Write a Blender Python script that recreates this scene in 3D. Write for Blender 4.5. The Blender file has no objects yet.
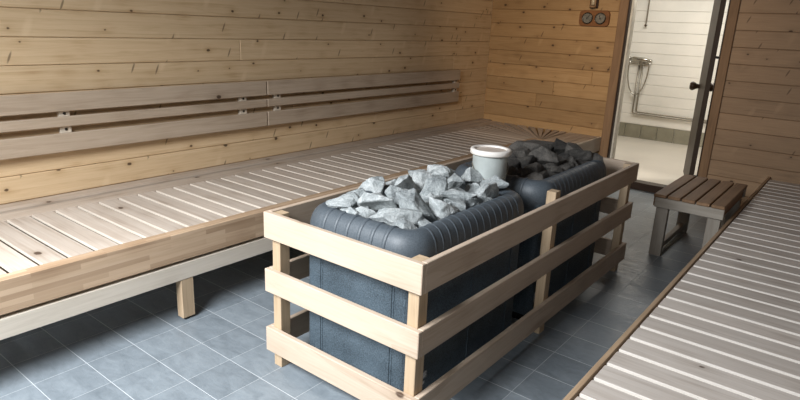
import bpy, bmesh, math, random
from mathutils import Vector, Matrix, noise
random.seed(7)
scn = bpy.context.scene
COL = scn.collection
R = math.radians

# ------------------------------------------------------------------ helpers
def lin(h):
    h = h.lstrip('#')
    out = []
    for i in (0, 2, 4):
        c = int(h[i:i+2], 16) / 255
        out.append(c/12.92 if c <= .04045 else ((c+.055)/1.055)**2.4)
    return (*out, 1)

def link_mesh(name, bm, mat, parent=None, loc=(0, 0, 0), rot=(0, 0, 0), smooth=False):
    me = bpy.data.meshes.new(name)
    bmesh.ops.recalc_face_normals(bm, faces=bm.faces)
    bm.to_mesh(me); bm.free()
    if smooth:
        for p in me.polygons: p.use_smooth = True
    o = bpy.data.objects.new(name, me)
    if mat: me.materials.append(mat)
    COL.objects.link(o)
    o.location = loc; o.rotation_euler = rot
    if parent: o.parent = parent
    return o

def tag(o, label, cat, group=None, kind=None):
    o['label'] = label; o['category'] = cat
    if group: o['group'] = group
    if kind: o['kind'] = kind
    return o

def structure(o):
    o['kind'] = 'structure'; return o

def thing(name, label, cat, loc=(0, 0, 0), rotz=0, group=None):
    o = bpy.data.objects.new(name, None)
    o.empty_display_size = .1
    COL.objects.link(o); o.location = loc; o.rotation_euler = (0, 0, rotz)
    return tag(o, label, cat, group)

def add_box(bm, x0, x1, y0, y1, z0, z1, bev=0, seg=1):
    r = bmesh.ops.create_cube(bm, size=1, matrix=Matrix.Translation(((x0+x1)/2, (y0+y1)/2, (z0+z1)/2)) @ Matrix.Diagonal((x1-x0, y1-y0, z1-z0, 1)))
    vs = r['verts']
    if bev:
        es = list({e for v in vs for e in v.link_edges})
        bmesh.ops.bevel(bm, geom=es, offset=bev, segments=seg, affect='EDGES', profile=.6)
    return vs

def add_tube(bm, pts, rad, n=8, cap=True):
    pts = [Vector(p) for p in pts]
    rings = []
    up = None
    for i, p in enumerate(pts):
        a = pts[max(i-1, 0)]; b = pts[min(i+1, len(pts)-1)]
        t = (b-a).normalized()
        if up is None:
            up = t.orthogonal().normalized()
        u = (up - t*up.dot(t)).normalized(); up = u
        w = t.cross(u)
        r = rad[i] if isinstance(rad, (list, tuple)) else rad
        rings.append([bm.verts.new(p + (u*math.cos(2*math.pi*k/n) + w*math.sin(2*math.pi*k/n))*r) for k in range(n)])
    for a, b in zip(rings, rings[1:]):
        for k in range(n):
            bm.faces.new((a[k], a[(k+1) % n], b[(k+1) % n], b[k]))
    if cap:
        bm.faces.new(rings[0]); bm.faces.new(list(reversed(rings[-1])))

def add_lathe(bm, prof, n=32, M=None, cap=True):
    rings = []
    for r, z in prof:
        ring = []
        for k in range(n):
            v = Vector((r*math.cos(2*math.pi*k/n), r*math.sin(2*math.pi*k/n), z))
            ring.append(bm.verts.new(M @ v if M else v))
        rings.append(ring)
    for a, b in zip(rings, rings[1:]):
        for k in range(n):
            bm.faces.new((a[k], a[(k+1) % n], b[(k+1) % n], b[k]))
    if cap:
        if prof[0][0] > 1e-5: bm.faces.new(list(reversed(rings[0])))
        if prof[-1][0] > 1e-5: bm.faces.new(rings[-1])

def add_prism(bm, poly, z0, z1):
    a = [bm.verts.new((x, y, z0)) for x, y in poly]
    b = [bm.verts.new((x, y, z1)) for x, y in poly]
    n = len(poly)
    bm.faces.new(list(reversed(a))); bm.faces.new(b)
    for i in range(n):
        bm.faces.new((a[i], a[(i+1) % n], b[(i+1) % n], b[i]))

def board_bm(L, W, T, bev=.003):
    """board with its grain along local X, centred on the origin"""
    bm = bmesh.new()
    add_box(bm, -L/2, L/2, -W/2, W/2, -T/2, T/2, bev, 1)
    return bm

def board(name, mat, parent, x0, x1, y0, y1, z0, z1, axis, bev=.003):
    """axis-aligned board between bounds with grain along axis 'X','Y' or 'Z'"""
    c = ((x0+x1)/2, (y0+y1)/2, (z0+z1)/2)
    dx, dy, dz = x1-x0, y1-y0, z1-z0
    if axis == 'X': bm, rot = board_bm(dx, dy, dz, bev), (0, 0, 0)
    elif axis == 'Y': bm, rot = board_bm(dy, dx, dz, bev), (0, 0, R(90))
    else: bm, rot = board_bm(dz, dy, dx, bev), (0, R(-90), 0)
    if parent:
        c = tuple(a-b for a, b in zip(c, parent.location))
    return link_mesh(name, bm, mat, parent, c, rot)

# ------------------------------------------------------------------ node helpers
class NT:
    def __init__(s, name):
        s.m = bpy.data.materials.new(name); s.m.use_nodes = True
        s.t = s.m.node_tree; s.n = s.t.nodes; s.b = s.n['Principled BSDF']
    def new(s, typ, **kw):
        nd = s.n.new(typ)
        for k, v in kw.items(): setattr(nd, k, v)
        return nd
    def L(s, a, b): s.t.links.new(a, b)
    def math(s, op, a, b=None, c=None, clamp=False):
        nd = s.new('ShaderNodeMath', operation=op, use_clamp=clamp)
        for i, v in enumerate((a, b, c)):
            if v is None: continue
            if isinstance(v, (int, float)): nd.inputs[i].default_value = v
            else: s.L(v, nd.inputs[i])
        return nd.outputs[0]
    def vmath(s, op, a, b=None):
        nd = s.new('ShaderNodeVectorMath', operation=op)
        for i, v in enumerate((a, b)):
            if v is None: continue
            if isinstance(v, (tuple, list)): nd.inputs[i].default_value = v
            else: s.L(v, nd.inputs[i])
        return nd.outputs[0]
    def noise(s, vec, scale, detail=4, rough=.55, dist=0):
        nd = s.new('ShaderNodeTexNoise')
        nd.inputs['Scale'].default_value = scale; nd.inputs['Detail'].default_value = detail
        nd.inputs['Roughness'].default_value = rough; nd.inputs['Distortion'].default_value = dist
        s.L(vec, nd.inputs['Vector']); return nd.outputs['Fac']
    def ramp(s, fac, stops):
        nd = s.new('ShaderNodeValToRGB'); cr = nd.color_ramp
        while len(cr.elements) < len(stops): cr.elements.new(.5)
        for e, (p, c) in zip(cr.elements, stops):
            e.position = p; e.color = lin(c) if isinstance(c, str) else c
        s.L(fac, nd.inputs['Fac']); return nd.outputs['Color']
    def mix(s, fac, a, b, mode='MIX'):
        nd = s.new('ShaderNodeMix', data_type='RGBA', blend_type=mode)
        for i, v in ((0, fac), (6, a), (7, b)):
            if isinstance(v, (int, float)): nd.inputs[i].default_value = v
            elif isinstance(v, (tuple, list)): nd.inputs[i].default_value = v
            else: s.L(v, nd.inputs[i])
        return nd.outputs[2]
    def bump(s, h, strength=.3, dist=.01):
        nd = s.new('ShaderNodeBump'); nd.inputs['Strength'].default_value = strength
        nd.inputs['Distance'].default_value = dist
        s.L(h, nd.inputs['Height']); s.L(nd.outputs['Normal'], s.b.inputs['Normal'])

def plain(name, hexc, rough=.5, metal=0, var=.12, vscale=14, bump=0):
    t = NT(name)
    tc = t.new('ShaderNodeTexCoord').outputs['Object']
    n = t.noise(tc, vscale, 5)
    c = lin(hexc)
    lo = tuple(x*(1-var) for x in c[:3]) + (1,); hi = tuple(min(1, x*(1+var)) for x in c[:3]) + (1,)
    t.L(t.ramp(n, [(.3, lo), (.7, hi)]), t.b.inputs['Base Color'])
    t.b.inputs['Roughness'].default_value = rough; t.b.inputs['Metallic'].default_value = metal
    if bump: t.bump(n, bump, .004)
    return t.m

def wood(name, light, mid, dark, knots=.0, tone=.25, axis=0, attr=False, grain=34, patch=.35, rough=.62, knot_scale=4.0, knot_col='#3a2415', spikes=0, bricks=False, edge=None):
    """procedural timber. axis = long axis in local coordinates"""
    t = NT(name)
    co = t.new('ShaderNodeTexCoord').outputs['Object']
    if attr:
        rnd = t.new('ShaderNodeAttribute', attribute_name='board_id').outputs['Fac']
    else:
        rnd = t.new('ShaderNodeObjectInfo').outputs['Random']
    off = t.new('ShaderNodeCombineXYZ')
    t.L(t.math('MULTIPLY', rnd, 37.3), off.inputs[0]); t.L(t.math('MULTIPLY', rnd, 91.7), off.inputs[1]); t.L(t.math('MULTIPLY', rnd, 53.1), off.inputs[2])
    p = t.vmath('ADD', co, off.outputs[0])
    def st(al, ac):
        s = [ac, ac, ac]; s[axis] = al
        return t.vmath('MULTIPLY', p, tuple(s))
    # knots
    sp = t.new('ShaderNodeSeparateXYZ'); t.L(p, sp.inputs[0])
    oth = [i for i in range(3) if i != axis]
    u_al = sp.outputs[axis]; v_ac = t.math('ADD', sp.outputs[oth[0]], sp.outputs[oth[1]])
    def uv(su, sv, shear=0):
        c = t.new('ShaderNodeCombineXYZ')
        uu = t.math('ADD', u_al, t.math('MULTIPLY', v_ac, shear)) if shear else u_al
        t.L(t.math('MULTIPLY', uu, su), c.inputs[0]); t.L(t.math('MULTIPLY', v_ac, sv), c.inputs[1])
        return c.outputs[0]
    vor = t.new('ShaderNodeTexVoronoi', feature='F1', voronoi_dimensions='2D'); vor.inputs['Scale'].default_value = knot_scale
    t.L(uv(.8, 1.15), vor.inputs['Vector'])
    vd = vor.outputs['Distance']
    bend = t.math('MULTIPLY', t.math('SUBTRACT', .35, vd, clamp=True), .9)
    # grain, bent around the knots
    g1 = t.noise(st(.05, 1), grain, 6, .6, 1.2)
    wv = t.new('ShaderNodeTexWave', wave_type='BANDS', bands_direction='Y' if axis == 0 else ('Z' if axis == 1 else 'X'), wave_profile='SAW')
    wv.inputs['Scale'].default_value = 6; wv.inputs['Distortion'].default_value = 7; wv.inputs['Detail'].default_value = 3
    wv.inputs['Detail Scale'].default_value = .8
    t.L(st(.09, 1), wv.inputs['Vector'])
    f = t.math('ADD', t.math('MULTIPLY', g1, .6), t.math('MULTIPLY', wv.outputs['Fac'], .13))
    f = t.math('ADD', f, t.math('MULTIPLY', bend, .4))
    f = t.math('ADD', f, .1)
    colr = t.ramp(f, [(.22, light), (.5, mid), (.8, dark)])
    # soft patches of weathering
    pn = t.noise(st(.35, 1), 5, 5, .6)
    colr = t.mix(t.math('MULTIPLY', t.math('SUBTRACT', pn, .38, clamp=True), patch*3, clamp=True), colr, lin(dark), 'MIX')
    # board-to-board tone
    b = t.math('ADD', 1-tone/2, t.math('MULTIPLY', t.math('FRACT', t.math('MULTIPLY', rnd, 7.77)), tone))
    cb = t.new('ShaderNodeCombineXYZ')
    t.L(b, cb.inputs[0]); t.L(b, cb.inputs[1]); t.L(b, cb.inputs[2])
    colr = t.mix(1, colr, cb.outputs[0], 'MULTIPLY')
    if knots > 0:
        sep = t.new('ShaderNodeSeparateColor'); t.L(vor.outputs['Color'], sep.inputs[0])
        on = t.math('LESS_THAN', sep.outputs[0], knots)
        size = t.math('ADD', .03, t.math('MULTIPLY', sep.outputs[1], .05))
        wob = t.math('ADD', vd, t.math('MULTIPLY', t.math('SUBTRACT', t.noise(p, 45, 2), .5), .05))
        k = t.math('MULTIPLY', t.math('SUBTRACT', size, wob), 40, clamp=True)
        ring = t.math('MULTIPLY', t.math('SUBTRACT', t.math('MULTIPLY', size, 2.4), wob), 9, clamp=True)
        colr = t.mix(t.math('MULTIPLY', t.math('MULTIPLY', ring, on), .35), colr, lin(dark))
        colr = t.mix(t.math('MULTIPLY', t.math('MULTIPLY', k, on), .85), colr, lin(knot_col))
        if spikes > 0:   # slanting branch marks: a dark sliver with a pale flare beside it
            v2 = t.new('ShaderNodeTexVoronoi', feature='F1', voronoi_dimensions='2D'); v2.inputs['Scale'].default_value = 3.1
            t.L(uv(1.5, .55, -.35), v2.inputs['Vector'])
            s2 = t.new('ShaderNodeSeparateColor'); t.L(v2.outputs['Color'], s2.inputs[0])
            on2 = t.math('LESS_THAN', s2.outputs[0], spikes)
            fl = t.math('MULTIPLY', t.math('SUBTRACT', .13, v2.outputs['Distance']), 12, clamp=True)
            colr = t.mix(t.math('MULTIPLY', t.math('MULTIPLY', fl, on2), .5), colr, lin(light))
            v3 = t.new('ShaderNodeTexVoronoi', feature='F1', voronoi_dimensions='2D'); v3.inputs['Scale'].default_value = 3.1
            t.L(uv(3.6, .75, -.4), v3.inputs['Vector'])
            s3 = t.new('ShaderNodeSeparateColor'); t.L(v3.outputs['Color'], s3.inputs[0])
            on3 = t.math('LESS_THAN', s3.outputs[0], spikes*.5)
            dk = t.math('MULTIPLY', t.math('SUBTRACT', .085, v3.outputs['Distance']), 25, clamp=True)
            colr = t.mix(t.math('MULTIPLY', t.math('MULTIPLY', dk, on3), .6), colr, lin(knot_col))
    if bricks:
        br = t.new('ShaderNodeTexBrick'); br.offset = .37; br.squash = 1
        br.inputs['Scale'].default_value = 1; br.inputs['Mortar Size'].default_value = 0
        br.inputs['Brick Width'].default_value = .31; br.inputs['Row Height'].default_value = .024
        br.inputs['Color1'].default_value = (.66, .60, .54, 1); br.inputs['Color2'].default_value = (1.1, 1.1, 1.1, 1)
        cb2 = t.new('ShaderNodeCombineXYZ'); s4 = t.new('ShaderNodeSeparateXYZ'); t.L(co, s4.inputs[0])
        t.L(s4.outputs[0], cb2.inputs[0]); t.L(t.math('ADD', s4.outputs[2], t.math('MULTIPLY', s4.outputs[1], 1)), cb2.inputs[1])
        t.L(cb2.outputs[0], br.inputs['Vector'])
        colr = t.mix(.75, colr, br.outputs['Color'], 'MULTIPLY')
    if edge:   # cleaner sawn edges, tinted paler still to paint in the light they catch
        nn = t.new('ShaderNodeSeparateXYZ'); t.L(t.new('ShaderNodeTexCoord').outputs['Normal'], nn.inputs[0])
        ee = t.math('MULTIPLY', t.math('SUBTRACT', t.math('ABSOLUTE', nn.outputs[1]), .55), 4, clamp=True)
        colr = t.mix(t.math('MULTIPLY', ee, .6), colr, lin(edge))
    t.L(colr, t.b.inputs['Base Color'])
    t.b.inputs['Roughness'].default_value = rough
    t.b.inputs['Specular IOR Level'].default_value = .3
    t.bump(f, .12, .004)
    return t.m

# ------------------------------------------------------------------ materials
M = {}
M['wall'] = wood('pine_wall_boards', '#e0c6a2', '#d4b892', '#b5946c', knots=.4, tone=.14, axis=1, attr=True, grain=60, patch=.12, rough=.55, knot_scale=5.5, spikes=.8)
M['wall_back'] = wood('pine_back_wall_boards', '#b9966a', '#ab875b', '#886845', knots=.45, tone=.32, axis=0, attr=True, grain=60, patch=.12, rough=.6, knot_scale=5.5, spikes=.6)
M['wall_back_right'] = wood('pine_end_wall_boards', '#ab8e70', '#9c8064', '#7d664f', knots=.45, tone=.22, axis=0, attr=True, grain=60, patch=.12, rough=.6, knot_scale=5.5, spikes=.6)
M['casing'] = wood('pine_casing', '#9c7c5c', '#8d6e50', '#6f543b', knots=.4, axis=0, grain=50)
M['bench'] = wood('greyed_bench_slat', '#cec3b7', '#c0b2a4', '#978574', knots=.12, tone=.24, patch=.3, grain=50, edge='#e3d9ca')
M['bench_plain'] = wood('greyed_bench_board', '#c6b9ab', '#b7a797', '#8d7a68', knots=.12, tone=.28, patch=.3, grain=50)
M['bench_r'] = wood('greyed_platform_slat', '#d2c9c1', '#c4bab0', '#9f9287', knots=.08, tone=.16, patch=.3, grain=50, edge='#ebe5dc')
M['fascia'] = wood('laminated_fascia', '#cdb49a', '#bfa488', '#9c8066', knots=.0, tone=.06, grain=50, patch=.12, bricks=True)
M['edge'] = wood('platform_edge_board', '#b9a083', '#ab9175', '#8b7259', knots=.05, tone=.1, grain=50)
M['beam'] = wood('bench_beam', '#d6ccbe', '#cabfb0', '#aca090', knots=.08, patch=.2, grain=50)
M['rest'] = wood('greyed_backrest', '#c6b4a0', '#b7a48f', '#94806b', knots=.08, tone=.12, patch=.22, grain=50)
M['guard'] = wood('guard_rail_birch', '#cbb9a6', '#bda995', '#a08b75', knots=.05, tone=.06, patch=.12, grain=60)
M['post'] = wood('guard_post_pine', '#c5ae92', '#b79f82', '#978064', knots=.12, tone=.08, patch=.1, grain=60)
M['stool'] = wood('worn_stool_top', '#9f7f61', '#8e6f53', '#6b523c', knots=.05, tone=.2, patch=.3, grain=50)
M['stool_leg'] = wood('grey_worn_stool_frame', '#b3ab9e', '#9f968a', '#776d61', knots=.1, tone=.2, patch=.45, grain=30)
M['dark_wood'] = wood('dark_stained_wood', '#3f2d20', '#35251a', '#251910', tone=.1, patch=.2, rough=.4)
M['leaf'] = wood('dark_door_frame', '#4c3f34', '#41352b', '#30271f', tone=.1, patch=.2, rough=.45)
M['block'] = plain('pale_block', '#d8cbb8', .6)
M['screw'] = plain('screw_steel', '#4b4742', .4, .8)
M['rubber'] = plain('black_rubber', '#161616', .6)
M['chrome'] = plain('chrome', '#b5b2aa', .22, 1, .05)
M['pipe'] = plain('steel_pipe', '#8d877b', .35, .7, .1)
M['black_hinge'] = plain('black_hinge', '#15110d', .45)
M['white_lid'] = plain('white_plastic_lid', '#efe9e1', .4, 0, .03)
M['lid_top'] = plain('stained_lid_panel', '#d9c9bb', .45, 0, .08, 9)
M['label'] = plain('label_paper', '#8f9396', .6, 0, .1, 120)
M['label_ink'] = plain('label_ink', '#e0e2e3', .6, 0, .05)
M['brass'] = plain('dial_bezel', '#4a463f', .28, .8, .1)
M['dial'] = plain('dial_face', '#8a857a', .2, .5, .2, 40)
M['needle'] = plain('dial_needle', '#1a1712', .5)
M['ceil'] = plain('ceiling_boards', '#6b4f34', .8)

def floor_mat():
    t = NT('slate_floor_tiles')
    co = t.new('ShaderNodeTexCoord').outputs['Object']
    P = .2180
    sep = t.new('ShaderNodeSeparateXYZ'); t.L(co, sep.inputs[0])
    def cell(a, o):
        u = t.math('DIVIDE', t.math('SUBTRACT', a, o), P)
        fr = t.math('FRACT', u); fl = t.math('FLOOR', u)
        d = t.math('MULTIPLY', t.math('SUBTRACT', .5, t.math('ABSOLUTE', t.math('SUBTRACT', fr, .5))), P)
        return d, fl
    dx, ix = cell(sep.outputs[0], -.965); dy, iy = cell(sep.outputs[1], 1.003)
    ln = t.math('MINIMUM', t.math('ADD', dx, .0008), dy)
    grout = t.math('SUBTRACT', 1, t.math('MULTIPLY', t.math('SUBTRACT', ln, .0013), 900, clamp=True))
    wn = t.new('ShaderNodeTexWhiteNoise', noise_dimensions='2D')
    cm = t.new('ShaderNodeCombineXYZ'); t.L(ix, cm.inputs[0]); t.L(iy, cm.inputs[1]); t.L(cm.outputs[0], wn.inputs['Vector'])
    n1 = t.noise(t.vmath('MULTIPLY', co, (1, 2.2, 1)), 9, 8, .65, .6)
    n2 = t.noise(co, 40, 6, .6)
    f = t.math('ADD', t.math('MULTIPLY', n1, .65), t.math('MULTIPLY', wn.outputs['Value'], .18))
    f = t.math('ADD', f, t.math('MULTIPLY', n2, .2))
    c = t.ramp(f, [(.3, '#666e74'), (.55, '#7c848a'), (.8, '#8d959a')])
    c = t.mix(t.math('MULTIPLY', grout, .8), c, lin('#c3c8cb'))
    t.L(c, t.b.inputs['Base Color'])
    t.L(t.ramp(n1, [(.3, (.34,)*3+(1,)), (.7, (.55,)*3+(1,))]), t.b.inputs['Roughness'])
    h = t.math('SUBTRACT', t.math('ADD', t.math('MULTIPLY', n1, .8), t.math('MULTIPLY', n2, .2)), t.math('MULTIPLY', grout, .5))
    t.bump(h, .55, .006)
    return t.m
M['floor'] = floor_mat()

def cast_mat(name, base, speck, rough, bs=.5):
    t = NT(name)
    co = t.new('ShaderNodeTexCoord').outputs['Object']
    n = t.noise(co, 190, 3, .6); n2 = t.noise(co, 6, 4)
    f = t.math('ADD', t.math('MULTIPLY', n, .7), t.math('MULTIPLY', n2, .3))
    t.L(t.ramp(f, [(.36, base), (.66, speck)]), t.b.inputs['Base Color'])
    t.b.inputs['Roughness'].default_value = rough
    t.bump(n, bs, .004)
    return t.m
M['casing_metal'] = cast_mat('hammered_black_casing', '#2d373e', '#5d6b75', .5, .7)
M['rim'] = cast_mat('cast_iron_rim', '#40474d', '#555c62', .5, .2)
M['tray'] = plain('dark_stone_tray', '#0c0c0d', .9)
M['bucket'] = plain('galvanised_bucket', '#b4bab7', .45, .0, .14, 9)

def stone_mat(name, a, b, c):
    t = NT(name)
    co = t.new('ShaderNodeTexCoord').outputs['Object']
    rnd = t.new('ShaderNodeObjectInfo').outputs['Random']
    off = t.new('ShaderNodeCombineXYZ'); t.L(t.math('MULTIPLY', rnd, 40), off.inputs[0])
    p = t.vmath('ADD', co, off.outputs[0])
    n1 = t.noise(p, 14, 6, .7); n2 = t.noise(p, 120, 4, .7)
    f = t.math('ADD', t.math('MULTIPLY', n1, .55), t.math('MULTIPLY', n2, .35))
    f = t.math('ADD', f, t.math('MULTIPLY', rnd, .12))
    t.L(t.ramp(f, [(.36, a), (.5, b), (.64, c)]), t.b.inputs['Base Color'])
    t.b.inputs['Roughness'].default_value = .85
    t.bump(t.math('ADD', t.math('MULTIPLY', n1, .6), t.math('MULTIPLY', n2, .4)), 1, .014)
    return t.m
M['stone'] = stone_mat('split_grey_stone', '#63686a', '#9a9f9f', '#c9cccb')
M['stone_dark'] = stone_mat('dark_split_stone', '#2c2a28', '#46433f', '#66615b')  # darker stone colour for the far heap

def shower_wall_mat():
    t = NT('white_painted_panelling')
    co = t.new('ShaderNodeTexCoord').outputs['Object']
    n = t.noise(co, 3, 4)
    t.L(t.ramp(n, [(.3, '#dcdad2'), (.7, '#e6e3db')]), t.b.inputs['Base Color'])
    t.b.inputs['Roughness'].default_value = .5
    return t.m
M['shower_wall'] = shower_wall_mat()
M['shower_floor'] = plain('pale_vinyl_floor', '#c9c3b8', .3, 0, .06, 2)
def tile_mat():
    t = NT('grey_green_tiles')
    co = t.new('ShaderNodeTexCoord').outputs['Object']
    n = t.noise(co, 8, 5, .6)
    t.L(t.ramp(n, [(.3, '#7d7a6a'), (.7, '#918d7c')]), t.b.inputs['Base Color'])
    t.b.inputs['Roughness'].default_value = .35
    return t.m
M['tile'] = tile_mat()

# ------------------------------------------------------------------ the room
XL, YB = -3.53, 6.08          # inside faces of the left and the back wall
XR, YF, ZC = 1.9, -2.6, 2.55

bm = bmesh.new(); add_box(bm, XL-.15, XR+.15, YF-.1, YB+.02, -.1, 0)
structure(link_mesh('floor', bm, M['floor']))

def plank_wall(name, mat, plane, a0, a1, skip=None, z0g=.630, pitch=.1445, seed=1, zmin=-.1, zmax=2.55, min_len=3.2, max_len=6.5):
    """tongue-and-groove boards as one mesh; plane ('x', value, direction) ; a = running coordinate"""
    rg = random.Random(seed)
    bm = bmesh.new()
    lay = bm.faces.layers.float.new('board_id')
    kmin = math.floor((zmin - z0g)/pitch)
    k = kmin
    ax, val, sgn = plane
    while z0g + k*pitch < zmax:
        z0 = max(z0g + k*pitch, 0); z1 = min(z0g + (k+1)*pitch, zmax)
        k += 1
        if z1 - z0 < .01: continue
        a = a0 - rg.uniform(0, min_len)
        while a < a1:
            b = a + rg.uniform(min_len, max_len)
            s, e = max(a, a0), min(b, a1)
            a = b
            if e - s < .02: continue
            n0 = len(bm.faces)
            if ax == 'x':
                add_box(bm, min(val, val+sgn*.02), max(val, val+sgn*.02), s+.0006, e-.0006, z0+.0012, z1-.0012, .004)
            else:
                add_box(bm, s+.0006, e-.0006, min(val, val+sgn*.02), max(val, val+sgn*.02), z0+.0012, z1-.0012, .004)
            bm.faces.ensure_lookup_table()
            r = rg.random()
            for f in bm.faces[n0:]: f[lay] = r
    # dark backing behind the grooves
    n0 = len(bm.faces)
    if ax == 'x': add_box(bm, min(val+sgn*.012, val+sgn*.10), max(val+sgn*.012, val+sgn*.10), a0, a1, 0, zmax)
    else: add_box(bm, a0, a1, min(val+sgn*.012, val+sgn*.10), max(val+sgn*.012, val+sgn*.10), 0, zmax)
    bm.faces.ensure_lookup_table()
    for f in bm.faces[n0:]: f[lay] = .37
    return structure(link_mesh(name, bm, mat))

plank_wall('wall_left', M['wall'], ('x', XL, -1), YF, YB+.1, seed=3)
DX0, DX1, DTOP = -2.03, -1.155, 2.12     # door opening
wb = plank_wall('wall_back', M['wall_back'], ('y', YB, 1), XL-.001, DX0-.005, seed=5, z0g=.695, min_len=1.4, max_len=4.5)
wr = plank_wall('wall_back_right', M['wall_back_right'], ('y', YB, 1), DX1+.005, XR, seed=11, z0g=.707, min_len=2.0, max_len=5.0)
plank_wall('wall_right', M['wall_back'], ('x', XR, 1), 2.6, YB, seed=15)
bm = bmesh.new(); add_box(bm, XL-.1, XR+.1, 1.2, YB+.1, ZC, ZC+.08)
structure(link_mesh('ceiling', bm, M['ceil']))
bm = bmesh.new(); add_box(bm, DX0-.01, DX1+.01, YB, YB+.1, DTOP, ZC)
structure(link_mesh('wall_above_door', bm, M['wall_back']))

# door casing, jambs, threshold, leaf
door = bpy.data.objects.new('door_1', None); COL.objects.link(door); door.location = (DX0, YB, 0); structure(door)
board('casing', M['casing'], door, DX0-.085, DX0, YB-.022, YB-.001, 0, DTOP+.085, 'Z')
board('casing', M['casing'], door, DX1, DX1+.075, YB-.022, YB-.001, 0, DTOP+.085, 'Z')
board('casing', M['casing'], door, DX0, DX1, YB-.022, YB-.001, DTOP, DTOP+.085, 'X')
board('jamb', M['dark_wood'], door, DX0+.000, DX0+.014, YB-.02, YB+.03, 0, DTOP, 'Z')
jw = plain('pale_jamb', '#d9d2c2', .5)
board('jamb', jw, door, DX0+.004, DX0+.032, YB+.031, YB+.13, 0, DTOP, 'Z')
board('jamb', M['dark_wood'], door, DX1-.012, DX1-.001, YB-.02, YB+.10, 0, DTOP, 'Z')
board('threshold', M['dark_wood'], door, DX0+.033, DX1-.013, YB-.01, YB+.12, 0, .075, 'X')
leaf_dir = Vector((-.282, .959, 0)).normalized()
ang = math.atan2(leaf_dir.y, leaf_dir.x)
lf = bpy.data.objects.new('door_leaf', None)
bm = bmesh.new(); add_box(bm, 0, .72, -.022, .022, .10, 2.09, .004)
leaf = link_mesh('door_leaf', bm, M['leaf'], door, (-1.235-DX0, YB+.10-YB, 0), (0, 0, ang))
bpy.data.objects.remove(lf)
for s in (1, -1):
    bm = bmesh.new()
    prof = [(.024, 0), (.022, .010), (.026, .03), (.038, .046), (.045, .062), (.042, .078), (.028, .090), (.001, .093)]
    base = .022 if s > 0 else -.022
    Mx = Matrix.Translation((.61, base, 1.02)) @ Matrix.Rotation(R(-90*s), 4, 'X')
    add_lathe(bm, prof, 20, Mx)
    link_mesh('knob', bm, M['dark_wood'], leaf, smooth=True)
for z in (.17, 1.32):
    bm = bmesh.new()
    add_box(bm, -.02, .03, -.065, -.023, z, z+.05 if z < 1 else z+.022, .003)
    link_mesh('hinge', bm, M['black_hinge'], leaf)

# ------------------------------------------------------------------ shower room beyond the door
YS = 9.2
bm = bmesh.new(); add_box(bm, -4.2, .4, YB+.13, YS+.1, -.1, .012)
structure(link_mesh('floor_shower', bm, M['shower_floor']))
bm = bmesh.new()
z = .215-.0
zz = .215
while zz < 2.6:
    add_box(bm, -4.2, .4, YS, YS+.03, zz+.0015, zz+.1455, .0035); zz += .147
add_box(bm, -4.2, .4, YS+.012, YS+.1, 0, 2.6)
structure(link_mesh('wall_shower_far', bm, M['shower_wall']))
bm = bmesh.new(); add_box(bm, -4.3, -4.2, YB+.1, YS+.1, 0, 2.6); structure(link_mesh('wall_shower_left', bm, M['shower_wall']))
bm = bmesh.new(); add_box(bm, .4, .5, YB+.1, YS+.1, 0, 2.6); structure(link_mesh('wall_shower_right', bm, M['shower_wall']))
bm = bmesh.new(); add_box(bm, -4.3, .5, YB+.1, YS+.1, 2.6, 2.68); structure(link_mesh('ceiling_shower', bm, M['shower_wall']))
bm = bmesh.new()
xx = -2.633 - .2345*6
while xx < .3:
    add_box(bm, xx+.003, min(xx+.2345-.003, .39), YS-.012, YS, .013, .212, .002); xx += .2345
structure(link_mesh('baseboard_shower', bm, M['tile']))

mx = thing('shower_mixer', 'chrome shower mixer on the white panelled wall seen through the doorway', 'shower mixer', (-2.79, YS, 1.16))
bm = bmesh.new()
add_tube(bm, [(-.13, -.05, 0), (-.09, -.05, 0), (.09, -.05, -.01), (.13, -.05, -.015)], [.02, .033, .033, .022], 14)
link_mesh('body', bm, M['chrome'], mx, smooth=True)
for sx, zz in ((-.155, .005), (.15, -.02)):
    bm = bmesh.new(); add_tube(bm, [(sx-.025, -.05, zz), (sx-.012, -.05, zz), (sx+.012, -.05, zz), (sx+.025, -.05, zz)], [.017, .026, .026, .017], 12)
    link_mesh('handle', bm, M['chrome'], mx, smooth=True)
for sx in (-.05, .05):
    bm = bmesh.new(); add_tube(bm, [(sx, -.001, 0), (sx, -.035, 0)], .026, 12); link_mesh('wall_flange', bm, M['chrome'], mx)
bm = bmesh.new(); add_tube(bm, [(.03, -.05, -.03), (.03, -.055, -.085)], [.035, .026], 12); link_mesh('outlet', bm, M['pipe'], mx)
bm = bmesh.new()
pts = []
for i in range(33):
    a = math.pi*(1 + i/32.0)
    pts.append((-.0 + .145*math.cos(a), -.055, -.10 + .41*math.sin(a)))
add_tube(bm, [(-.12, -.055, -.02)] + pts + [(.155, -.055, -.02)], .0095, 8)
link_mesh('hose', bm, M['chrome'], mx, smooth=True)
for dx, zb, lb in ((0, .375, 'outer steel water pipe running down from the shower mixer and right along the wall'), (.05, .40, 'inner steel water pipe running down from the shower mixer and right along the wall')):
    bm = bmesh.new()
    x = -2.79 + dx
    pts = [(x, YS-.03, 1.07), (x, YS-.03, zb+.03), (x+.006, YS-.03, zb+.009), (x+.03, YS-.03, zb), (.3, YS-.03, zb-.03)]
    add_tube(bm, pts, .0115, 10)
    tag(link_mesh('water_pipe', bm, M['pipe'], smooth=True), lb, 'pipe', 'water pipes in the shower room')
rl = thing('shower_riser', 'thin grey vertical shower rail on the white wall above the mixer', 'shower rail', (-2.785, YS, 1.62))
bm = bmesh.new(); add_tube(bm, [(0, -.035, 0), (0, -.035, .7)], .009, 10); link_mesh('rail', bm, M['pipe'], rl)
bm = bmesh.new(); add_tube(bm, [(0, -.001, .01), (0, -.035, .01), (0, -.05, .01)], [.014, .014, .018], 10); link_mesh('bracket', bm, M['chrome'], rl)
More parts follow.
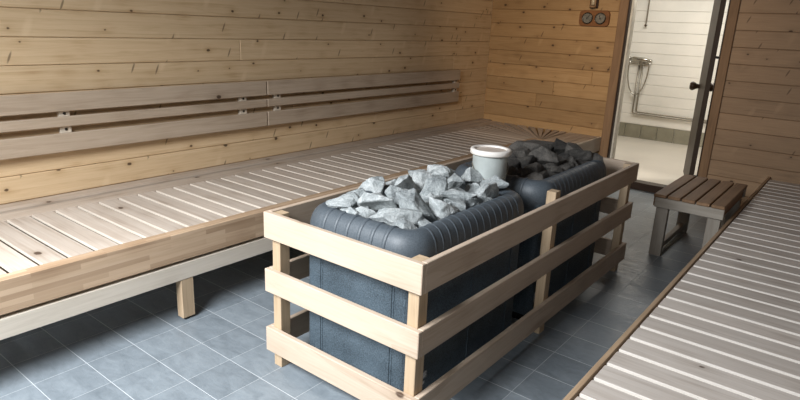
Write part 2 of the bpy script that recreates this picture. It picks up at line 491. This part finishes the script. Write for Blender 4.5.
bm = bmesh.new(); add_tube(bm, [(0, -.001, .66), (0, -.05, .66)], .014, 10); link_mesh('bracket', bm, M['chrome'], rl)

# ------------------------------------------------------------------ left corner bench
ZB = .475
XF = -2.52
bench = thing('sauna_bench', 'long low greyed wooden corner bench along the left and back walls', 'bench', (XL, 2.9, 0))
def put(name, bm, mat, loc, rot=(0, 0, 0)):
    return link_mesh(name, bm, mat, bench, tuple(a-b for a, b in zip(loc, bench.location)), rot)
board('wall_strip', M['bench_plain'], bench, XL+.001, XL+.115, -.6, YB-.002, ZB-.03, ZB+.012, 'Y', .004)
board('wall_strip', M['bench_plain'], bench, XL+.119, XL+.243, -.6, YB-.002, ZB-.03, ZB, 'Y', .004)
x0, x1 = XL+.247, XF-.062
pitch = .1148
y = .79 - .0
first = None
ys = []
yy = .79 - 11*pitch
while yy + pitch < 5.44: ys.append(yy); yy += pitch
for yy in ys:
    c = Vector(((x0+x1)/2, yy+pitch/2, ZB-.007)) - bench.location
    if first is None:
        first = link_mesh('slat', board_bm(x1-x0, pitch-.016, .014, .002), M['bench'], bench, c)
    else:
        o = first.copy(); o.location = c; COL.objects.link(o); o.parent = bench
yfan = ys[-1] + pitch + .004
# fan of tapered boards turning the corner
cx, cy = XF+.045, yfan + .0
xa, yb = x0, YB-.006
def hit(a):
    dx, dy = math.cos(a), math.sin(a)
    ts = []
    if dx < -1e-6: ts.append((xa-cx)/dx)
    if dy > 1e-6: ts.append((yb-cy)/dy)
    t = min(ts); return (cx+dx*t, cy+dy*t)
NF = 13
for i in range(NF):
    a0 = math.pi - i*(math.pi/2)/NF - .004; a1 = math.pi - (i+1)*(math.pi/2)/NF + .034
    p0, p1 = hit(a0), hit(a1)
    poly = [(cx+.05*math.cos(a0), cy+.05*math.sin(a0)), p0]
    ac = math.atan2(yb-cy, xa-cx)
    if a0 > ac > a1: poly.append((xa, yb))
    poly += [p1, (cx+.05*math.cos(a1), cy+.05*math.sin(a1))]
    am = (a0+a1)/2
    # local frame: X along the board
    ca, sa = math.cos(am), math.sin(am)
    loc = [((px-cx)*ca+(py-cy)*sa, -(px-cx)*sa+(py-cy)*ca) for px, py in poly]
    bm = bmesh.new(); add_prism(bm, loc, -.014, .014)
    put('corner_slat', bm, M['bench_plain'], (cx, cy, ZB-.014), (0, 0, am))
XE = -2.12
xs = cx + .010
w = (XE-.03-xs)/4
for i in range(4):
    board('end_slat', M['bench_plain'], bench, xs+i*w, xs+(i+1)*w-.010, cy+.052, yb, ZB-.028, ZB, 'Y')
# fascia and beams
board('fascia', M['fascia'], bench, XF-.058, XF, -.6, cy-.0, .330, ZB+.001, 'Y', .004)
board('fascia', M['fascia'], bench, XF-.058, XE, cy+.001, cy+.05, .330, ZB+.001, 'X', .004)
board('end_fascia', M['beam'], bench, XE-.03, XE, cy+.051, YB-.002, .330, ZB+.001, 'Y', .004)
board('beam', M['beam'], bench, XF-.055, XF-.004, -.6, cy, .224, .314, 'Y', .004)
board('beam', M['beam'], bench, XF-.055, XE-.02, cy+.002, cy+.045, .224, .314, 'X', .004)
for yy in (.09, 1.54, 2.99, 4.44):
    leg = board('leg', M['post'], bench, XF-.056, XF-.006, yy-.035, yy+.035, .012, .224, 'Z', .003)
    bm = bmesh.new(); add_lathe(bm, [(.018, 0), (.018, .008), (.008, .009), (.008, .02)], 14)
    f = link_mesh('foot_pad', bm, M['rubber'], leg)
    f.matrix_parent_inverse = Matrix(); f.location = (-.118, 0, 0); f.rotation_euler = (0, R(90), 0)
    lg2 = board('leg', M['post'], bench, XL+.05, XL+.10, yy-.04, yy+.04, 0, ZB-.03, 'Z', .003)
for xx in (XE-.075,):
    board('leg', M['post'], bench, xx-.03, xx+.03, cy+.005, cy+.05, 0, .224, 'Z', .003)

# ------------------------------------------------------------------ backrests on the left wall
def backrest(y0, y1, label, blocks):
    t = thing('backrest', label, 'backrest', (XL, y0, .73), 0, 'backrests on the left wall')
    for z0, z1 in ((.960, 1.064), (.876, .932), (.735, .840)):
        board('slat', M['rest'], t, XL+.028, XL+.052, y0, y1, z0, z1, 'Y', .004)
    for yy in blocks:
        b = board('support', M['block'], t, XL+.001, XL+.0275, yy-.03, yy+.03, .745, 1.05, 'Z', .002)
        for zz in (.947, .858):
            bm = bmesh.new(); add_lathe(bm, [(.008, 0), (.008, .003), (.004, .004)], 10, Matrix.Rotation(R(90), 4, 'Y'))
            s = link_mesh('screw', bm, M['screw'], b); s.rotation_euler = (0, R(90), 0)
            s.location = (zz-(.745+1.05)/2, .0, -.0135)
    return t
backrest(.35, 2.853, 'nearer of two greyed three-slat backrests on the left wall', (1.45, 2.66))
backrest(2.862, 5.44, 'farther of two greyed three-slat backrests, ending short of the corner', (2.975, 5.40))

# ------------------------------------------------------------------ right-hand platform
ZR, XRE = .345, -.595
pf = thing('sauna_platform', 'wide greyed slatted platform filling the right side of the room', 'platform', (.5, 3.3, 0))
PX0, PX1 = XRE+.028, XR-.02
pp = .1276
ys = []
yy = 1.748 - 8*pp
while yy + pp < YB: ys.append(yy); yy += pp
first = None
for yy in ys:
    c = Vector(((PX0+PX1)/2, yy+pp/2, ZR-.016)) - pf.location
    if first is None:
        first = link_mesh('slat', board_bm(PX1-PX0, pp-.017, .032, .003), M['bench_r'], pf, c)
    else:
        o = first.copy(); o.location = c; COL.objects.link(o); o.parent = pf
board('edge_board', M['edge'], pf, XRE, XRE+.02, ys[0], YB-.003, .225, ZR+.002, 'Y', .002)
for xx in (-.45, .6, XR-.15):
    board('bearer', M['beam'], pf, xx-.025, xx+.025, ys[0]+.02, YB-.05, ZR-.12, ZR-.0325, 'Y')
for xx in (-.45, .6, XR-.15):
    for yy in (ys[0]+.1, 2.6, 4.3, 5.7):
        board('leg', M['post'], pf, xx-.025, xx+.025, yy-.035, yy+.035, 0, ZR-.121, 'Z')

# ------------------------------------------------------------------ stool
SX0, SX1, SY0, SY1, SZ = -1.062, -.606, 4.235, 5.06, .452
st = thing('stool', 'small dark slatted wooden stool beside the platform near the door', 'stool', ((SX0+SX1)/2, (SY0+SY1)/2, 0))
w = (SX1-SX0)/5
for i in range(5):
    board('slat', M['stool'], st, SX0+i*w+.003, SX0+(i+1)*w-.007, SY0, SY1, SZ-.022, SZ, 'Y', .004)
for y0, y1 in ((SY0+.012, SY0+.036), (SY1-.036, SY1-.012)):
    board('apron', M['stool_leg'], st, SX0+.012, SX1-.008, y0, y1, SZ-.095, SZ-.023, 'X', .003)
for x0, x1 in ((SX0+.010, SX0+.034), (SX1-.034, SX1-.010)):
    board('side_apron', M['stool'], st, x0-.012, x1-.012, SY0+.037, SY1-.037, SZ-.095, SZ-.023, 'Y', .003)
for x0, x1 in ((SX0+.023, SX0+.103), (SX1-.103, SX1-.023)):
    for y0, y1 in ((SY0+.037, SY0+.082), (SY1-.082, SY1-.037)):
        board('leg', M['stool_leg'], st, x0, x1, y0, y1, 0, SZ-.023, 'Z', .003)
    board('stretcher', M['stool_leg'], st, x0+.02, x1-.02, SY0+.083, SY1-.083, .03, .07, 'Y', .003)

# ------------------------------------------------------------------ timber guard round the heaters
GX0, GX1, GY0, GY1 = -1.905, -1.075, 1.530, 3.835
TH = .024
gd = thing('heater_guard', 'pale three-rail wooden guard fence around the two stone heaters', 'fence', ((GX0+GX1)/2, (GY0+GY1)/2, 0))
LEV = ((.610, .725), (.362, .468), (.075, .190))
for z0, z1 in LEV:
    board('rail', M['guard'], gd, GX0, GX1, GY0, GY0+TH, z0, z1, 'X', .0025)
    board('rail', M['guard'], gd, GX1-TH, GX1, GY0+TH+.001, GY1, z0, z1, 'Y', .0025)
    board('rail', M['guard'], gd, GX0, GX1-TH-.0005, GY1-TH, GY1, z0, z1, 'X', .0025)
    board('rail', M['guard'], gd, GX0, GX0+TH, GY0+TH+.0005, GY1-TH-.0005, z0, z1, 'Y', .0025)
PW, PD = .048, .055
for xa_, xb_ in ((GX0+TH+.001, GX0+TH+.001+PW), (GX1-TH-.001-PW, GX1-TH-.001)):
    for ya_, zt in ((GY0+TH+.001, .722), (2.640, .758), (GY1-TH-.001-PD, .722)):
        board('post', M['post'], gd, xa_, xb_, ya_, ya_+PD, 0, zt if xa_ > -1.5 else .720, 'Z', .002)

# ------------------------------------------------------------------ heaters
def rr_path(hx, hy, r, n=8):
    """rounded rectangle, counter-clockwise, list of (x, y, nx, ny)"""
    out = []
    for qx, qy, a0 in ((1, 1, 0), (-1, 1, 90), (-1, -1, 180), (1, -1, 270)):
        for i in range(n+1):
            a = R(a0 + 90*i/n)
            out.append((qx*(hx-r)+r*math.cos(a), qy*(hy-r)+r*math.sin(a), math.cos(a), math.sin(a)))
    return out

HW, HL = .302, .470
def make_heater(label, y0, loc_z=0):
    t = thing('sauna_heater', label, 'sauna heater', (-1.466, y0+HL, 0), 0, 'stone heaters inside the guard')
    # casing: rounded upright shell with two vertical seams per front
    bm = bmesh.new()
    pth = rr_path(HW-.026, HL-.022, .035, 4)
    lo = [bm.verts.new((x, y, .045)) for x, y, _, _ in pth]; hi = [bm.verts.new((x, y, .66)) for x, y, _, _ in pth]
    n = len(pth)
    for i in range(n): bm.faces.new((lo[i], lo[(i+1) % n], hi[(i+1) % n], hi[i]))
    bm.faces.new(list(reversed(lo))); bm.faces.new(hi)
    for sx in (-.19, .19):
        for s in (-1, 1):
            yy = s*(HL-.022)
            add_box(bm, sx-.004, sx+.004, min(yy, yy+s*.003), max(yy, yy+s*.003), .06, .64)
            add_box(bm, sx+.012, sx+.016, min(yy, yy+s*.002), max(yy, yy+s*.002), .06, .64)
    for sy in (-.34, 0, .34):
        for s in (-1, 1):
            xx = s*(HW-.026)
            add_box(bm, min(xx, xx+s*.003), max(xx, xx+s*.003), sy-.004, sy+.004, .06, .64)
    ca = link_mesh('casing', bm, M['casing_metal'], t)
    bm = bmesh.new(); add_box(bm, -HW+.04, HW-.04, -HL+.04, HL-.04, 0, .05); link_mesh('plinth', bm, M['tray'], t)
    # rim: fat rounded cast band
    zc = .684
    prof = []
    for i in range(17):
        a = R(-75 + 240*i/16)
        prof.append((.060*math.cos(a), .088*math.sin(a)))
    def sweep(bm, path, closed, grow=0, a0=0, a1=16):
        rings = []
        for row in path:
            x, y, nx, ny = row[:4]
            g = row[4] if len(row) > 4 else 0
            rings.append([bm.verts.new((x+nx*(p*(1+g/.06)), y+ny*(p*(1+g/.06)), zc+q*(1+g/.088))) for p, q in prof[a0:a1+1]])
        m = len(rings)
        for i in range(m if closed else m-1):
            A, B = rings[i], rings[(i+1) % m]
            for k in range(len(A)-1): bm.faces.new((A[k], B[k], B[k+1], A[k+1]))
        if not closed:
            pass
    bm = bmesh.new()
    pth = rr_path(HW-.060, HL-.060, .062, 8)
    sweep(bm, pth, True)
    # ribs across the rim
    def rib(path): sweep(bm, path, False, .0016, 4, 13)
    hx, hy = HW-.06, HL-.06
    def strip(x, y, nx, ny, wd, hgt=.003):
        tx, ty = -ny, nx
        return [(x+tx*s*wd, y+ty*s*wd, nx, ny, g*hgt-.0004) for s, g in ((-1, -.3), (-.6, .7), (0, 1), (.6, .7), (1, -.3))]
    k = 6
    for i in range(k):
        u = -hx+.085 + i*(2*hx-.17)/(k-1)
        rib(strip(u, -hy, 0, -1, .011, .005)); rib(strip(u, hy, 0, 1, .0055))
    k = 14
    for i in range(k):
        u = -hy+.085 + i*(2*hy-.17)/(k-1)
        rib(strip(hx, u, 1, 0, .008, .0022)); rib(strip(-hx, u, -1, 0, .008, .0022))
    rb = link_mesh('rim', bm, M['rim'], t, smooth=True)
    so = rb.modifiers.new('thick', 'SOLIDIFY'); so.thickness = .006; so.offset = -1
    # bed the stones lie on
    bm = bmesh.new()
    pth = rr_path(HW-.065, HL-.065, .05, 5)
    vs = [bm.verts.new((x, y, .685)) for x, y, _, _ in pth]; vc = bm.verts.new((0, 0, .725))
    for i in range(len(vs)): bm.faces.new((vs[i], vs[(i+1) % len(vs)], vc))
    link_mesh('stone_bed', bm, M['tray'], t)
    return t
h1 = make_heater('near black stone heater with a ribbed cast rim, heaped with light grey stones', 1.598)
h2 = make_heater('far black stone heater with a ribbed cast rim, heaped with darker stones', 2.675)
def rating_plate(h, y, z, w, hgt):
    bm = bmesh.new(); xx = HW-.0255
    add_box(bm, xx, xx+.002, y-w/2, y+w/2, z-hgt/2, z+hgt/2)
    p = link_mesh('rating_plate', bm, M['label'], h); p['label'] = 'small grey printed sticker'
    bm = bmesh.new()
    for i in range(4):
        add_box(bm, xx+.002, xx+.0026, y-w*.38, y+w*(.38-.12*(i % 2)), z+hgt*(.30-.18*i)-.002, z+hgt*(.30-.18*i)+.002)
    link_mesh('print', bm, M['label_ink'], p)
rating_plate(h1, -.326, .152, .040, .034)
rating_plate(h1, -.334, .118, .030, .014)
rating_plate(h2, -.402, .150, .040, .050)

# ------------------------------------------------------------------ stones
def make_rock(seed, sx, sy, sz):
    rg = random.Random(seed)
    bm = bmesh.new()
    for _ in range(13):
        v = Vector((rg.gauss(0, 1), rg.gauss(0, 1), rg.gauss(0, 1))).normalized()
        v *= rg.uniform(.85, 1.25)
        bm.verts.new((v.x*sx/2, v.y*sy/2, v.z*sz/2))
    r = bmesh.ops.convex_hull(bm, input=bm.verts)
    dead = [g for g in r['geom_interior'] if isinstance(g, bmesh.types.BMVert)]
    if dead: bmesh.ops.delete(bm, geom=dead, context='VERTS')
    bmesh.ops.dissolve_limit(bm, angle_limit=R(16), verts=bm.verts, edges=bm.edges)
    bmesh.ops.bevel(bm, geom=list(bm.edges), offset=min(sx, sy, sz)*.03, segments=1, affect='EDGES', profile=.5)
    bmesh.ops.triangulate(bm, faces=bm.faces)
    bmesh.ops.subdivide_edges(bm, edges=bm.edges, cuts=2, use_grid_fill=True)
    for v in bm.verts:
        n = noise.noise(v.co*16 + Vector((seed*3.1, 0, 0)))*.012 + noise.noise(v.co*45 + Vector((0, seed*1.7, 0)))*.005
        v.co += v.co.normalized()*n
    return bm

CAMYAW = R(37.7)
def stone(seed, x, y, z, sx, sy, sz, rot, label, mat, group):
    o = link_mesh('heater_stone', make_rock(seed, sx, sy, sz), mat, None, (x, y, z), (R(rot[0]), R(rot[1]), CAMYAW+R(rot[2])))
    tag(o, label, 'stone', group)
    return o

# world positions read off the heap (x, y, z), size, tilt, label
CAMH = 1.5
FPX = 596.906
RC = ((0.78244832, 0.62127466, 0.04233701), (-0.20753647, 0.19606747, 0.95837683), (-0.58711433, 0.75866682, -0.28234982))
near = [
 # px, py (centre in the photo's frame), z, wide, deep, high, tilt, label
 (345, 204, .775, .130, .11, .095, (10, 5, 10), 'grey angular stone at the front left corner of the near heap'),
 (353, 215, .755, .085, .09, .06, (0, 10, 0), 'small low stone against the front rim of the near heater'),
 (358, 199, .765, .095, .10, .08, (20, 0, 30), 'grey stone behind the front left stone of the near heap'),
 (377, 203, .790, .165, .13, .095, (-14, 8, 5), 'largest pale sloping slab at the front of the near heap'),
 (396, 217, .775, .185, .11, .085, (-10, 6, 16), 'long grey wedge lying along the front rim of the near heater'),
 (376, 188, .775, .115, .10, .11, (5, -20, 20), 'upright grey stone at the left edge of the near heap'),
 (394, 184, .77, .075, .08, .075, (0, 15, 0), 'small round topped stone at the left back of the near heap'),
 (403, 195, .800, .170, .11, .06, (-8, 12, -8), 'flat pale slab in the middle of the near heap'),
 (408, 186, .800, .100, .09, .09, (30, 20, 50), 'grey stone between the flat slab and the left rim of the near heap'),
 (418, 207, .785, .165, .14, .12, (-18, 28, 20), 'big grey block leaning right at the front right of the near heap'),
 (424, 180, .785, .095, .10, .10, (10, -25, 0), 'grey stone behind the flat slab of the near heap'),
 (433, 190, .805, .085, .09, .135, (0, 35, 15), 'tall tilted pale stone near the middle of the near heap'),
 (443, 174, .785, .155, .11, .08, (-10, 14, 10), 'long pale stone along the back left rim of the near heater'),
 (454, 183, .795, .100, .10, .085, (10, 0, 45), 'angular grey stone left of the bucket in the near heap'),
 (458, 194, .800, .135, .09, .05, (-4, -4, 0), 'flat bar shaped stone on the right of the near heap'),
 (440, 208, .775, .130, .11, .10, (0, 30, 40), 'blocky stone leaning on the right rim of the near heater'),
 (458, 203, .770, .125, .10, .085, (12, 30, 5), 'wedge stone just inside the right rim of the near heater'),
 (473, 178, .800, .120, .10, .09, (0, 10, 25), 'sharp topped grey stone in front of the bucket'),
 (487, 193, .785, .105, .09, .095, (10, -30, 10), 'pale tilted stone at the right rim below the bucket'),
 (495, 186, .785, .115, .09, .10, (0, 0, -20), 'grey stone at the back right corner of the near heap, under the bucket'),
 (473, 202, .765, .095, .09, .07, (15, 10, 0), 'small stone low by the right rim of the near heater'),
 (430, 198, .78, .12, .12, .08, (0, 10, 70), 'shaded stone sunk in the centre of the near heap'),
 (420, 172, .76, .10, .09, .07, (5, 10, 20), 'small grey stone against the left rim of the near heater'),
 (364, 208, .76, .09, .09, .07, (0, 0, 40), 'shaded stone between the two front stones of the near heap'),
 (385, 212, .75, .10, .10, .07, (0, 12, 80), 'shaded stone sunk behind the long front wedge'),
]
far = [
 (548, 161, .800, .200, .15, .11, (-22, 20, 12), 'largest dark slab in the middle of the far heap'),
 (537, 171, .775, .125, .10, .09, (0, 10, 30), 'grey stone at the front rim of the far heater'),
 (525, 165, .785, .110, .10, .10, (10, -10, 0), 'upright dark stone left of the big slab on the far heap'),
 (531, 150, .800, .260, .13, .09, (0, -6, 0), 'long dark stone lying along the back left of the far heap'),
 (562, 148, .820, .170, .13, .095, (-10, 14, 20), 'dark grey topmost stone at the back of the far heap'),
 (581, 156, .790, .190, .14, .10, (-10, 25, 10), 'dark sloping slab at the right of the far heap'),
 (521, 157, .790, .130, .12, .08, (0, 10, 60), 'flat dark stone beside the bucket on the far heap'),
 (510, 167, .770, .120, .10, .09, (0, 0, 20), 'dark stone in the front left corner of the far heap'),
 (521, 174, .760, .140, .09, .05, (-5, 0, 0), 'thin flat stone along the front rim of the far heater'),
 (546, 149, .800, .100, .10, .09, (0, 0, 45), 'dark stone behind the big slab on the far heap'),
 (566, 165, .770, .120, .11, .10, (20, 20, 0), 'stone against the right rim of the far heater'),
 (595, 162, .760, .110, .10, .08, (0, 20, 0), 'dark stone at the far right end of the far heap'),
 (572, 152, .800, .110, .12, .08, (0, 14, 20), 'dark stone between the top stone and the right slab'),
 (551, 172, .760, .095, .09, .07, (0, 10, 0), 'small stone at the front right corner of the far heap'),
 (540, 152, .790, .150, .12, .08, (0, 0, 0), 'shaded stone under the long dark stone of the far heap'),
 (509, 158, .775, .120, .12, .08, (0, 0, 0), 'shaded stone at the left rim of the far heap behind the bucket'),
]
def unproject(px, py, z):
    d = [(px-400)/FPX, -(py-200)/FPX, 1]
    w = [sum(RC[r][c]*d[r] for r in range(3)) for c in range(3)]
    t = (z-CAMH)/w[2]
    return w[0]*t, w[1]*t
for i, (px, py, z, a, b, c, rot, lb) in enumerate(near):
    x, y = unproject(px, py, z)
    stone(100+i, x, y, z-.005, a*1.22, b*1.2, c*1.15, rot, lb, M['stone'], 'stones on the near heater')
for i, (px, py, z, a, b, c, rot, lb) in enumerate(far):
    x, y = unproject(px, py-1.5, z)
    stone(300+i, x, y, z, a*1.18, b*1.15, c*1.1, rot, lb, M['stone_dark'], 'stones on the far heater')
rg = random.Random(21)
for hy, mat, lb, gr in ((1.598+HL, M['stone'], 'grey stone wedged low in the gaps of the near heap', 'lower stones of the near heater'),
                        (2.675+HL, M['stone_dark'], 'dark stone wedged low in the gaps of the far heap', 'lower stones of the far heater')):
    for i in range(4):
        for j in range(7):
            x = -1.463 + (i-1.5)*.105 + rg.uniform(-.01, .01); y = hy + (j-3)*.110 + rg.uniform(-.01, .01)
            s = rg.uniform(.10, .125)
            stone(500+i*7+j+int(hy*100), x, y, .742+rg.uniform(-.012, .014), s*1.1, s*1.05, s*.8, (rg.uniform(-25, 25), rg.uniform(-25, 25), rg.uniform(0, 180)), lb, mat, gr)

# ------------------------------------------------------------------ bucket
bk = thing('lidded_bucket', 'grey bucket with a white rimmed lid standing between the stone heaps', 'bucket', (-1.420, 2.545, .745))
bm = bmesh.new()
add_lathe(bm, [(.081, 0), (.084, .004), (.086, .165), (.086, .17)], 40)
body = link_mesh('body', bm, M['bucket'], bk, smooth=True)
bm = bmesh.new()
add_lathe(bm, [(.085, .165), (.097, .165), (.100, .168), (.100, .186), (.096, .191), (.081, .191), (.077, .187), (.077, .178)], 48, cap=False)
lid = link_mesh('lid_rim', bm, M['white_lid'], bk, smooth=True)
bm = bmesh.new(); add_lathe(bm, [(.0782, .168), (.0782, .181), (.075, .183)], 48); link_mesh('lid_panel', bm, M['lid_top'], bk)
bm = bmesh.new()
pts = []
for i in range(25):
    a = math.pi*i/24
    u = Vector((math.cos(CAMYAW+.15), math.sin(CAMYAW+.15), 0)); v = Vector((u.y, -u.x, 0))
    drop = .075*math.sin(a)
    p = u*math.cos(a)*.0905 + v*math.sin(a)*.0875
    pts.append((p.x, p.y, .118-drop+.0*i))
add_tube(bm, pts, .0022, 6); link_mesh('bail_handle', bm, M['pipe'], bk)

# ------------------------------------------------------------------ thermometer and hygrometer
tg = thing('thermometer_hygrometer', 'rounded wooden wall gauge with two round metal dials left of the door', 'gauge', (-2.352, YB, 1.637))
bm = bmesh.new()
pth = rr_path(.155, .077, .04, 5)
a = [bm.verts.new((x, -.001, z)) for x, z, _, _ in pth]; b = [bm.verts.new((x*.985, -.022, z*.97)) for x, z, _, _ in pth]
n = len(pth)
for i in range(n): bm.faces.new((a[i], a[(i+1) % n], b[(i+1) % n], b[i]))
bm.faces.new(a); bm.faces.new(list(reversed(b)))
link_mesh('board', bm, wood('gauge_board', '#8a5c33', '#7b4f2a', '#5c381b', tone=.1), tg)
for sx, na in ((-.066, 35), (.066, -20)):
    Mx = Matrix.Translation((sx, -.022, 0)) @ Matrix.Rotation(R(90), 4, 'X')
    bm = bmesh.new(); add_lathe(bm, [(.055, 0), (.056, .008), (.052, .014), (.047, .014), (.046, .009)], 32, Mx, cap=False)
    bz = link_mesh('bezel', bm, M['brass'], tg, smooth=True)
    bm = bmesh.new(); add_lathe(bm, [(.047, .004), (.047, .008)], 32, Mx); df = link_mesh('dial_face', bm, M['dial'], bz)
    bm = bmesh.new(); add_box(bm, -.003, .003, -.001, .001, -.012, .038)
    nd = link_mesh('needle', bm, M['needle'], bz, (sx, -.032, 0), (0, R(na), 0))
    bm = bmesh.new(); add_lathe(bm, [(.008, 0), (.008, .003), (.003, .005)], 14, Matrix.Translation((sx, -.031, 0)) @ Matrix.Rotation(R(90), 4, 'X')); link_mesh('hub', bm, M['brass'], bz)
    bm = bmesh.new()
    for k in range(11):
        aa = R(-130 + 26*k)
        Mt = Matrix.Translation((sx+.039*math.sin(aa), -.0305, .039*math.cos(aa))) @ Matrix.Rotation(aa, 4, 'Y') @ Matrix.Diagonal((.002, .001, .009, 1))
        bmesh.ops.create_cube(bm, size=1, matrix=Mt)
    link_mesh('scale_marks', bm, M['needle'], bz)
sg = thing('wall_fixture', 'small dark wooden fixture mounted above the two-dial wall gauge', 'fixture', (-2.372, YB, 1.738))
board('back_board', M['dark_wood'], sg, -2.415, -2.329, YB-.016, YB-.001, 1.733, 2.0, 'Z', .003)
for sx in (-.022, .022):
    bm = bmesh.new(); add_tube(bm, [(sx, -.036, .008), (sx, -.036, .235)], .006, 8); link_mesh('rod', bm, M['casing'], sg)
for z in (0, .225):
    bm = bmesh.new(); add_lathe(bm, [(.030, z), (.032, z+.003), (.032, z+.013), (.030, z+.016)], 20, Matrix.Translation((0, -.040, 0))); link_mesh('end_cap', bm, M['casing'], sg)
bm = bmesh.new(); add_lathe(bm, [(.004, .018), (.018, .03), (.02, .07), (.004, .118), (.02, .17), (.018, .21), (.004, .222)], 16, Matrix.Translation((0, -.038, 0)))
link_mesh('glass_bulb', bm, plain('sand_glass', '#b9a98c', .15), sg, smooth=True)

# ------------------------------------------------------------------ light
def area(name, loc, target, sx, sy, power, col, spread=180):
    l = bpy.data.lights.new(name, 'AREA'); l.shape = 'RECTANGLE'; l.size = sx; l.size_y = sy; l.energy = power; l.color = col
    l.spread = R(spread)
    o = bpy.data.objects.new(name, l); COL.objects.link(o); o.location = loc
    o.rotation_euler = (Vector(target)-Vector(loc)).to_track_quat('-Z', 'Y').to_euler()
    return o
area('window_daylight', (-1.75, -.7, 2.3), (-1.6, .75, .2), 1.5, 1.1, 138, (.92, .96, 1.0), 124)
area('right_platform_fill', (.7, -.5, 2.2), (.15, 1.7, .3), 1.2, .9, 4, (.95, .98, 1.0), 110)  # unseen fill light added to brighten the right-hand platform
area('back_wall_fill', (-1.8, 3.4, 2.42), (-2.2, 6.08, 1.5), .5, .2, 7, (1, .8, .58), 80)  # added warm fill, out of view, lifting the back wall
area('doorway_spill_fill', (-.9, 7.3, 2.3), (-2.3, 5.6, .4), .5, .4, 16, (1, .95, .86), 70)  # extra light added to strengthen the doorway spill on the bench end
area('shower_lamp', (-2.0, 7.8, 2.55), (-2.0, 7.8, 0), 1.6, 1.0, 50, (1, .965, .9))
wd = bpy.data.worlds.new('world'); scn.world = wd; wd.use_nodes = True
bg = wd.node_tree.nodes['Background']; bg.inputs[0].default_value = (.75, .85, 1, 1); bg.inputs[1].default_value = .05

# ------------------------------------------------------------------ camera
cd = bpy.data.cameras.new('camera'); cam = bpy.data.objects.new('camera', cd); COL.objects.link(cam)
cd.sensor_width = 36; cd.lens = FPX*36/800; cd.clip_start = .02
r_, u_, f_ = (Vector(v) for v in RC)
mt = Matrix((r_, u_, -f_)).transposed().to_4x4(); mt.translation = (0, 0, CAMH)
cam.matrix_world = mt
scn.camera = cam
scn.view_settings.view_transform = 'Standard'
scn.view_settings.look = 'None'
scn.view_settings.exposure = 0
scn.cycles.use_denoising = True
scn.cycles.max_bounces = 6
